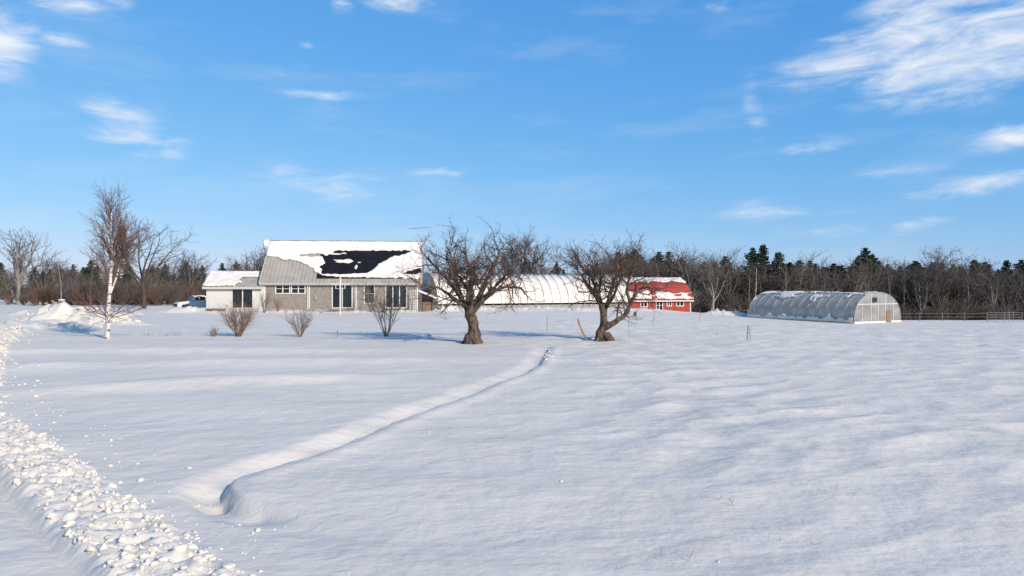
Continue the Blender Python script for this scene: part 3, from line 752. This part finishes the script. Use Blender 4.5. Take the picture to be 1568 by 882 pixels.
me = quad_mesh('snow_cover', Vv, np.stack([idx, idx + nt_ + 1, idx + nt_ + 2, idx + 1], 1), [M_SNOWR]); link(bpy.data.objects.new('snow_covered_roof', me), HB)
ribs = []
for i in range(int(HL / rib) + 1):
    u = min(i * rib, HL)
    pts = np.array([(u, *arch(math.pi * j / 24, HW + .06, HH + .02)) for j in range(25)]); ribs.append((pts, np.full(25, .035), 0))
link(bpy.data.objects.new('hoops', tubes_mesh('hoops', ribs, [M_CONC], mat_of=lambda l: 0, sides_of=lambda l: 5)), HB)
boxes('kneewall', [(0, HL, -.08, .02, -.3, .62), (0, HL, HW - .02, HW + .08, -.3, .62)], M_CONC, HB)
boxes('kneewall_posts', [(u - .05, u + .05, -.12, -.083, -.3, .66) for u in np.arange(0.05, HL, rib)], M_CONC, HB)
for nm, u in (('end_wall_west', 0.01), ('end_wall_east', HL - .01)):
    pts = [(u, *arch(math.pi * j / 24, HW, HH)) for j in range(25)]
    poly_obj(nm, pts, [tuple(range(25))], M_WHITE, HB)
boxes('end_door', [(-.06, 0, 3, 6, 0, 2.6)], M_RED, HB)

# ------------------------------------------------------------------ red barn (gambrel)
BN = empty('red_barn', (14.0, 96.5, -.75), R(14))
BL, BW = 12.4, 7.5
prof = [(0, 0), (0, 1.95), (1.35, 3.75), (3.75, 4.75), (6.15, 3.75), (7.5, 1.95), (7.5, 0)]
for nm, u in (('gable_west', 0), ('gable_east', BL - .15)):
    Vv = [(u, y, z) for y, z in prof] + [(u + .15, y, z) for y, z in prof]
    poly_obj(nm, Vv, [tuple(range(7))[::-1], tuple(range(7, 14))] + [(i, (i + 1) % 7, 7 + (i + 1) % 7, 7 + i) for i in range(7)], M_RED, BN)
bops = [(4.6, 5.5, .8, 1.55, 2, 1), (7.0, 7.9, .3, 1.6, 2, 2), (8.7, 9.3, .9, 1.5, 2, 1), (10.2, 11.2, .9, 1.5, 2, 1)]
wall_x('front_wall', .15, BL - .15, -.3, 1.95, bops, 0, .15, M_RED, BN); windows(bops, 0, BN, 'barn_window')
boxes('wall_battens', [(u, u + .05, -.03, -.002, -.3, 1.9) for u in np.arange(.3, BL - .2, .6) if not any(o[0] - .15 < u < o[1] + .15 for o in bops)], M_RED, BN)
boxes('interior', [(.2, BL - .2, .4, 7.2, 0, 1.9)], M_DARK, BN)
boxes('back_wall', [(.15, BL - .15, 7.35, 7.5, -.3, 1.95)], M_RED, BN)
def roofseg(nm, a, b, th=.1, m=M_RED, ext=.3, off=0.0):
    (y0, z0), (y1, z1) = a, b; L = math.hypot(y1 - y0, z1 - z0); c, s = (y1 - y0) / L, (z1 - z0) / L
    f = lambda u, v, n: (u, y0 + v * c - n * s, z0 + v * s + n * c)
    boxes(nm, [(-ext, BL + ext, 0, L, off, off + th)], m, BN, f); return f, L
f1, L1 = roofseg('lower_roof', (-.35, 1.60), (1.35, 3.80)); f2, L2 = roofseg('upper_roof', (1.35, 3.80), (3.75, 4.80))
roofseg('upper_roof_back', (6.15, 3.80), (3.75, 4.80), off=-.1); roofseg('lower_roof_back', (7.85, 1.6), (6.15, 3.8), off=-.1)
snow_sheet('lower_snow', -.3, BL + .3, .1, L1, lambda u, v: (v > .15 + .25 * pn(u, v, 50)) & (v < 1.6 + .5 * pn(u / 1.2, v, 51)) & (pn(u / 1.5, v / .6, 52) < .42), lambda u, v, n: f1(u, v, n + .1), BN, h=.15, step=.1)
snow_sheet('upper_snow', -.3, BL + .3, 0, L2, lambda u, v: (v > .95 + .5 * pn(u / 1.5, v, 53)), lambda u, v, n: f2(u, v, n + .1), BN, h=.18, step=.1)
boxes('white_trim', [(BL - .10, BL + .02, -.04, -.004, -.3, 1.7), (-.3, BL + .3, -.42, -.38, 1.5, 1.66)], M_WHITE, BN)

# ------------------------------------------------------------------ poly greenhouse
def poly_mat():
    m, nt, b = new_mat('greenhouse_film')
    b.inputs['Roughness'].default_value = .45
    tc = nt.nodes.new('ShaderNodeTexCoord'); n = nt.nodes.new('ShaderNodeTexNoise'); n.inputs['Scale'].default_value = .9; n.inputs['Detail'].default_value = 6
    nt.links.new(tc.outputs['Object'], n.inputs['Vector'])
    cr = nt.nodes.new('ShaderNodeValToRGB'); cr.color_ramp.elements[0].position = .4; cr.color_ramp.elements[1].position = .62
    cr.color_ramp.elements[0].color = (.40, .39, .36, 1); cr.color_ramp.elements[1].color = (.60, .57, .53, 1)
    nt.links.new(n.outputs['Fac'], cr.inputs[0]); nt.links.new(cr.outputs[0], b.inputs['Base Color'])
    tr = nt.nodes.new('ShaderNodeBsdfTransparent'); tr.inputs[0].default_value = (.88, .9, .87, 1)
    tl = nt.nodes.new('ShaderNodeBsdfTranslucent'); tl.inputs[0].default_value = (.70, .68, .64, 1)
    m1 = nt.nodes.new('ShaderNodeMixShader'); m1.inputs[0].default_value = .35
    nt.links.new(b.outputs[0], m1.inputs[1]); nt.links.new(tl.outputs[0], m1.inputs[2])
    m2 = nt.nodes.new('ShaderNodeMixShader'); m2.inputs[0].default_value = .36
    nt.links.new(m1.outputs[0], m2.inputs[1]); nt.links.new(tr.outputs[0], m2.inputs[2])
    nt.links.new(m2.outputs[0], nt.nodes['Material Output'].inputs[0])
    return m
M_FILM = poly_mat()
G = empty('greenhouse', (36.1, 72.0, -1.12), R(28.2))
GW, GL, GH_ = 8.0, 14.4, 3.35
ga = lambda t, e=.72: arch(t, GW, GH_, e)
Vv = []; nu, nt_ = 96, 32
for i in range(nu + 1):
    v = GL * i / nu; sag = .03 * math.sin(math.pi * ((v / 1.2) % 1))
    for j in range(nt_ + 1):
        t = math.pi * j / nt_; x, z = ga(t); k = 1 - sag * .4
        Vv.append((GW / 2 + (x - GW / 2) * k, v, z * k))
idx = (np.arange(nu)[:, None] * (nt_ + 1) + np.arange(nt_)[None, :]).ravel()
link(bpy.data.objects.new('film_cover', quad_mesh('film_cover', np.array(Vv), np.stack([idx, idx + 1, idx + nt_ + 2, idx + nt_ + 1], 1), [M_FILM])), G)
ribs = []
for i in range(13):
    v = min(i * 1.2, GL)
    pts = [ga(math.pi * j / 24) for j in range(25)]; ribs.append((np.array([(x, v, z) for x, z in pts]) * [1, 1, 1.0], np.full(25, .045 if i == 0 else .022), 0))
for t in (.3, .5, .7, .12, .88):
    x, z = ga(math.pi * t); ribs.append((np.linspace((x, 0, z - .05), (x, GL, z - .05), 25), np.full(25, .022), 0))
link(bpy.data.objects.new('frame_hoops', tubes_mesh('fh', ribs, [M_METAL], mat_of=lambda l: 0, sides_of=lambda l: 5)), G)
boxes('baseboards', [(-.06, -.01, 0, GL, -.2, .30), (GW + .01, GW + .06, 0, GL, -.2, .30), (0, GW, -.06, -.01, -.2, .25)], M_WHITE, G)
boxes('soil_floor', [(.1, GW - .1, .1, GL - .1, -.3, .06)], M_WOOD, G)
pts = [(x, 0, z) for x, z in [ga(math.pi * j / 24) for j in range(25)]]
poly_obj('end_film', pts, [tuple(range(25))], M_FILM, G); poly_obj('end_film_back', [(x, GL, z) for x, _, z in pts], [tuple(range(25))], M_FILM, G)
boxes('end_frame', [(2.7, 2.77, -.05, .05, 0, 3.2), (5.2, 5.27, -.05, .05, 0, 3.2), (1.3, 1.35, -.04, .04, 0, 2.5), (6.6, 6.65, -.04, .04, 0, 2.5), (.6, 7.4, -.045, .045, 2.05, 2.12), (3.95, 4.0, -.045, .045, 0, 2.049)], M_WHITE, G)
boxes('bench_and_crates', [(2.7, 4.5, 1.5, 2.2, .1, .9), (4.9, 6.3, 3, 5, .1, .8), (.8, 1.8, 3, 9, .1, .7)], M_WOOD, G)
boxes('door_panel', [(5.3, 6.1, -.12, -.052, .1, 1.35)], M_WOOD, G)
boxes('ventilation_box', [(3.0, 3.7, -.10, -.052, 2.3, 2.8)], M_DARK, G)
def gmap(v, s, n):
    t = s; x, z = ga(t); nx_ = -math.cos(t); nz_ = math.sin(t); return (x + nx_ * n, v, z + nz_ * n)
snow_sheet('snow_patches', .1, GL - .1, .25, 1.9, lambda v, s: ((pn(v / 2.2, s / .3, 61) + .4 * pn(v / .6, s / .15, 62) + .30 * ss(5, 12, v) - .9 * np.abs(s - 1.35) ** 1.3) > .06), gmap, G, h=.07, base=.02, step=.05)
snow_sheet('side_snow', .1, GL - .1, 0.02, .22, lambda v, s: (s < .12 + .1 * pn(v, s * 0, 63)), gmap, G, h=.25, base=.1, step=.04)

# ------------------------------------------------------------------ parked pickup
C_ = empty('parked_pickup_truck', (-37.6, 82, gh(-37.6, 82)), R(-140))
def side_profile(name, pts, y0, y1, m, inset=0):
    n = len(pts); Vv = [(x, y0, z) for x, z in pts] + [(x, y1, z) for x, z in pts]
    o = poly_obj(name, Vv, [tuple(range(n)), tuple(range(n, 2 * n))[::-1]] + [((i + 1) % n, i, n + i, n + (i + 1) % n) for i in range(n)], m, C_)
    b = o.modifiers.new('b', 'BEVEL'); b.width = .05; b.segments = 2; return o
side_profile('body', [(-2.6, .5), (-2.6, 1.15), (-.5, 1.15), (1.0, 1.18), (2.3, 1.05), (2.6, .9), (2.6, .45), (2.2, .4), (2.1, .72), (1.8, .85), (1.45, .85), (1.2, .72), (1.1, .4), (-1.2, .4), (-1.3, .72), (-1.6, .85), (-1.95, .85), (-2.2, .72), (-2.3, .45)], -.95, .95, M_CAR)
side_profile('cab', [(-.7, 1.14), (-.6, 1.75), (-.3, 1.85), (.6, 1.83), (1.15, 1.2)], -.82, .82, M_CAR)
boxes('cab_glass', [(-.45, .15, -.835, .835, 1.28, 1.68), (.22, .65, -.834, .834, 1.28, 1.66)], M_GLASS, C_)
poly_obj('windshield', [(.72, -.72, 1.72), (1.12, -.78, 1.26), (1.12, .78, 1.26), (.72, .72, 1.72)], [(0, 1, 2, 3)], M_GLASS, C_).location = (.03, 0, .02)
boxes('grille', [(2.6, 2.63, -.6, .6, .6, .85), (2.6, 2.65, -.9, .9, .42, .52)], M_DARK, C_)
boxes('headlights', [(2.5, 2.62, -.92, -.65, .7, .88), (2.5, 2.62, .65, .92, .7, .88)], M_METAL, C_)
wl = []
for x in (-1.77, 1.65):
    for y in (-.95, .75): wl.append(((x, y, .36), (x, y + .2, .36)))
Vw, Fw = [], []
for a, b in wl:
    o = len(Vw)
    for k in range(16):
        an = k * math.pi / 8
        for yy in (a[1], b[1]): Vw.append((a[0] + .36 * math.cos(an), yy, .36 + .36 * math.sin(an)))
    for k in range(16): Fw.append((o + 2 * k, o + 2 * k + 1, o + (2 * k + 3) % 32, o + (2 * k + 2) % 32))
    Fw.append(tuple(o + 2 * k for k in range(16))); Fw.append(tuple(o + 2 * k + 1 for k in range(16))[::-1])
poly_obj('wheels', Vw, Fw, M_TYRE, C_)
T = empty('utility_trailer', (-34.8, 81, gh(-34.8, 81)), R(5))
boxes('bed', [(-1.2, 1.4, -.7, .7, .45, .9)], M_METAL, T, bevel=.03); boxes('snow_load', [(-1.1, 1.3, -.62, .62, .9, 1.05)], M_SNOWR, T, bevel=.06); boxes('wheels', [(-.2, .3, -.85, -.71, .05, .6), (1.4, 2.1, -.04, .04, .5, .58)], M_TYRE, T, bevel=.06)

# ------------------------------------------------------------------ small things on the lawn
S = empty('plastic_sled', (3.62, 34.2, gh(3.62, 34.2)), R(10))
Vs_, Fs_ = [], []
for i in range(12):
    f = i / 11; z = 1.15 * (1 - f) - .05; xc = -.32 + .50 * f ** 1.5
    hw = .055 * (1 - .5 * abs(2 * f - 1) ** 3)
    for (dx, dy) in ((-hw, -.02), (-hw * .8, .03), (hw * .8, .03), (hw, -.02)): Vs_.append((xc + dx, dy, z))
for i in range(11):
    for j in range(3): Fs_.append((i * 4 + j, i * 4 + j + 1, i * 4 + j + 5, i * 4 + j + 4))
o = poly_obj('sled_body', Vs_, Fs_, M_ORANGE, S, True); sm_ = o.modifiers.new('s', 'SOLIDIFY'); sm_.thickness = .02
F_ = empty('bird_feeder_pole', (6.05, 35.3, gh(6.05, 35.3)))
cyl_lines('pole', [((0, 0, -.1), (0, 0, 1.55), .018), ((0, 0, 1.5), (.3, 0, 1.75), .012), ((.3, 0, 1.75), (.32, 0, 1.4), .006)], M_METAL, F_); boxes('feeder', [(.25, .39, -.07, .07, 1.15, 1.4)], M_WOOD, F_, bevel=.02)
W = empty('marker_stakes', (12.3, 35.5, gh(12.3, 35.5)))
cyl_lines('stakes', [((-.1, 0, -.1), (-.04, 0, .75), .014), ((.12, .05, -.1), (.06, 0, .72), .014), ((0, .15, -.1), (0, .02, .7), .014), ((-.09, 0, .35), (.1, 0, .35), .01)], M_WOOD, W)
for (x, y, h) in [(2.2, 43, .9), (-9.6, 37.5, .35), (-3.3, 52, 1.2), (10, 55, 1.0), (16.5, 60, 1.1)]:
    o = empty('garden_stake', (x, y, gh(x, y))); cyl_lines('stake', [((0, 0, -.1), (.02, 0, h), .02)], M_WOOD, o)

FN = empty('field_fence'); FL = []
for i in range(16):
    x = 44 + i * 2.6; y = 78 + .05 * i; z = gh(x, y); FL.append(((x, y, z - .2), (x, y, z + 1.0), .045))
    if i < 15 and i not in (4, 5):
        z2 = gh(x + 2.6, y + .05)
        for hh in (.45, .85): FL.append(((x, y, z + hh), (x + 2.6, y + .05, z2 + hh), .02))
cyl_lines('posts_and_rails', FL, M_WOOD, FN)
GT = empty('metal_gate'); GLs = []
x0, x1, y = 51.5, 55.3, 74; z = gh(53, y)
for hh in (.15, .4, .65, .9, 1.15): GLs.append(((x0, y, z + hh), (x1, y, z + hh), .018))
for xx in np.linspace(x0, x1, 5): GLs.append(((xx, y, z + .1), (xx, y, z + 1.18), .02))
cyl_lines('gate_rails', GLs, M_GATE, GT)
WF = empty('wire_fence'); FL = []
for i in range(9):
    x = 24.5 + i * 1.5; y = 84; z = gh(x, y); FL.append(((x, y, z - .1), (x, y, z + 1.0), .03))
    if i < 8: FL.append(((x, y, z + .85), (x + 1.5, y, gh(x + 1.5, y) + .85), .012))
cyl_lines('posts_and_wire', FL, M_GREY, WF)

def grass():
    rng = np.random.RandomState(12); lines = []
    cl = [(-20.5, 38.5, 12, .35), (-19.3, 38.2, 16, .4), (-18.8, 38.4, 14, .4), (-16.8, 38.2, 18, .45), (7.7, 15.9, 16, .10), (2.7, 8.7, 6, .12), (1.6, 6.75, 8, .15), (5.4, 10.2, 6, .10), (4.3, 8.9, 5, .10), (3.0, 7.3, 5, .1)]
    for i in range(90): cl.append((rng.uniform(2, 22), rng.uniform(7.5, 24), rng.randint(2, 5), rng.uniform(.03, .08)))
    for i in range(60): cl.append((rng.uniform(8, 40), rng.uniform(30, 62), rng.randint(3, 9), rng.uniform(.1, .22)))
    for (x, y, n, h) in cl:
        z = gh(x, y)
        for k in range(n):
            a = rng.rand() * 6.28
            sp = .12 * (h / .15) ** .5
            b = branch(rng, (x + rng.normal(0, sp), y + rng.normal(0, sp), z - .01), (math.cos(a) * .6, math.sin(a) * .6, 1), h * rng.uniform(.5, 1.1), .0018 + .00016 * y, .001, 4, .15, -.05)
            lines.append((b[0], b[1], 0))
    link(bpy.data.objects.new('dry_grass', tubes_mesh('dry_grass', lines, [M_STRAW], sides_of=lambda l: 3, mat_of=lambda l: 0)))
grass()

# ------------------------------------------------------------------ light and sky
EL = R(27); sd = Vector((.69 * math.cos(EL), -.724 * math.cos(EL), math.sin(EL)))
sun = bpy.data.lights.new('sun', 'SUN'); sun.energy = 5.0; sun.angle = R(.5); sun.color = (1, .91, .79)
so = bpy.data.objects.new('sun', sun); so.rotation_euler = (-sd).to_track_quat('-Z', 'Y').to_euler(); link(so)

w = bpy.data.worlds.new('World'); scene.world = w; w.use_nodes = True
nt = w.node_tree; bg = nt.nodes['Background']; bg.inputs[1].default_value = .09
sky = nt.nodes.new('ShaderNodeTexSky'); sky.sky_type = 'NISHITA'; sky.sun_disc = False; sky.sun_elevation = EL; sky.sun_rotation = math.atan2(.69, -.724)
sky.air_density = 1.0; sky.dust_density = .3; sky.ozone_density = 2.0
def MN(op, a, b=None, c=None):
    n = nt.nodes.new('ShaderNodeMath'); n.operation = op
    for i, v in enumerate((a, b, c)):
        if v is None: continue
        if isinstance(v, (int, float)): n.inputs[i].default_value = v
        else: nt.links.new(v, n.inputs[i])
    return n.outputs[0]
tc = nt.nodes.new('ShaderNodeTexCoord'); sp = nt.nodes.new('ShaderNodeSeparateXYZ'); nt.links.new(tc.outputs['Generated'], sp.inputs[0])
az = MN('MULTIPLY', MN('ARCTAN2', sp.outputs[0], sp.outputs[1]), 57.2958)
el = MN('MULTIPLY', MN('ARCSINE', sp.outputs[2]), 57.2958)
def cn(sx, sy, det, tilt=0.0, off=0.0, dist=0.0):
    c = nt.nodes.new('ShaderNodeCombineXYZ')
    nt.links.new(MN('MULTIPLY', MN('ADD', az, MN('MULTIPLY', el, tilt)), sx), c.inputs[0]); nt.links.new(MN('MULTIPLY', el, sy), c.inputs[1]); c.inputs[2].default_value = off
    n = nt.nodes.new('ShaderNodeTexNoise'); n.inputs['Scale'].default_value = 1; n.inputs['Detail'].default_value = det; n.inputs['Roughness'].default_value = .6; n.inputs['Distortion'].default_value = dist
    nt.links.new(c.outputs[0], n.inputs['Vector']); return n.outputs['Fac']
nz = cn(.22, .75, 7, -.6, 3.1, .4)
nzf = cn(.10, .45, 4, -.8, 8.2)
CL = [(28.5, 17.5, 6.5, 2.0, .30, .95), (34.0, 15.8, 6.5, 2.6, .1, 1.0), (34, 20.5, 6.5, 2.0, .2, .88),
      (-37.2, 16.3, 2.3, 2.2, 0, 1.05), (-33, 19.6, 4.0, 1.0, 0, .8), (-33.2, 16.8, 2.2, .6, .1, .75),
      (-29.0, 11.4, 3.6, 1.8, -.25, .68), (-15.2, 15.3, 3.6, .5, .05, .58), (-19, 16.6, 1.2, .3, 0, .62),
      (-17, 18.8, .8, .35, 0, .6), (-9.2, 22.6, 2.8, .8, .0, .8), (-14, 21.8, 1.0, .6, 0, .6), (-15.0, 8.5, 6.0, 1.8, -.1, .50), (-6.2, 9.5, 2.4, .9, 0, .52),
      (19.5, 14.0, 1.2, 3.0, -.9, .44), (23.3, 10.6, 2.8, .7, .1, .56), (17, 21.6, 1.4, .6, 0, .5),
      (25.2, 4.3, 2.8, .45, 0, .62), (30.6, 4.5, 1.9, .5, .15, .72), (36.5, 10.2, 3.0, .9, .1, .78), (35.5, 7.2, 6.0, .9, .1, .60), (20.8, 6.0, 6.0, 1.0, 0, .50), (30, 8.6, 3.0, .6, 0, .54),
      (75, 14, 14, 5, 0, .8), (-100, 18, 20, 6, 0, .7)]
tot = None
for (a0, e0, ra, re, tl, wt) in CL:
    da = MN('SUBTRACT', az, a0); de = MN('MULTIPLY_ADD', da, -tl / re, MN('MULTIPLY_ADD', el, 1 / re, -e0 / re)); dn = MN('MULTIPLY', da, 1 / ra)
    q = MN('MULTIPLY_ADD', dn, dn, MN('MULTIPLY', de, de))
    g = MN('MULTIPLY', MN('EXPONENT', MN('MULTIPLY', q, -.7)), wt)
    tot = g if tot is None else MN('MAXIMUM', tot, g)
dens = MN('ADD', MN('MULTIPLY', tot, .85), MN('MULTIPLY', MN('SUBTRACT', nz, .5), 1.6))
mr = nt.nodes.new('ShaderNodeMapRange'); mr.interpolation_type = 'SMOOTHSTEP'; mr.inputs[1].default_value = .15; mr.inputs[2].default_value = 1.15
nt.links.new(dens, mr.inputs[0])
m0 = nt.nodes.new('ShaderNodeMapRange'); m0.interpolation_type = 'SMOOTHSTEP'; m0.inputs[1].default_value = .08; m0.inputs[2].default_value = .5; nt.links.new(tot, m0.inputs[0])
df = MN('MULTIPLY', mr.outputs[0], m0.outputs[0])
veil = MN('MULTIPLY', MN('MAXIMUM', MN('SUBTRACT', nzf, .50), 0.0), .5)
df = MN('MINIMUM', MN('ADD', df, veil), .95)
ssep = nt.nodes.new('ShaderNodeSeparateColor'); nt.links.new(sky.outputs[0], ssep.inputs[0])
scmb = nt.nodes.new('ShaderNodeCombineColor')
for i, (k, gpow) in enumerate([(.80, .98), (2.42, .55), (5.7, .30)]):
    nt.links.new(MN('MULTIPLY', MN('POWER', ssep.outputs[i], gpow), k), scmb.inputs[i])
mx = nt.nodes.new('ShaderNodeMix'); mx.data_type = 'RGBA'; nt.links.new(df, mx.inputs[0]); nt.links.new(scmb.outputs[0], mx.inputs[6]); mx.inputs[7].default_value = (9.8, 10.2, 10.9, 1)
nt.links.new(mx.outputs[2], bg.inputs[0])

# ------------------------------------------------------------------ camera
cam = bpy.data.cameras.new('camera'); cam.lens = 24; cam.sensor_width = 36; cam.clip_end = 12000; cam.clip_start = .1
co = bpy.data.objects.new('camera', cam); co.location = (0, 0, 2.7); co.rotation_euler = (R(90), 0, 0); link(co)
scene.camera = co
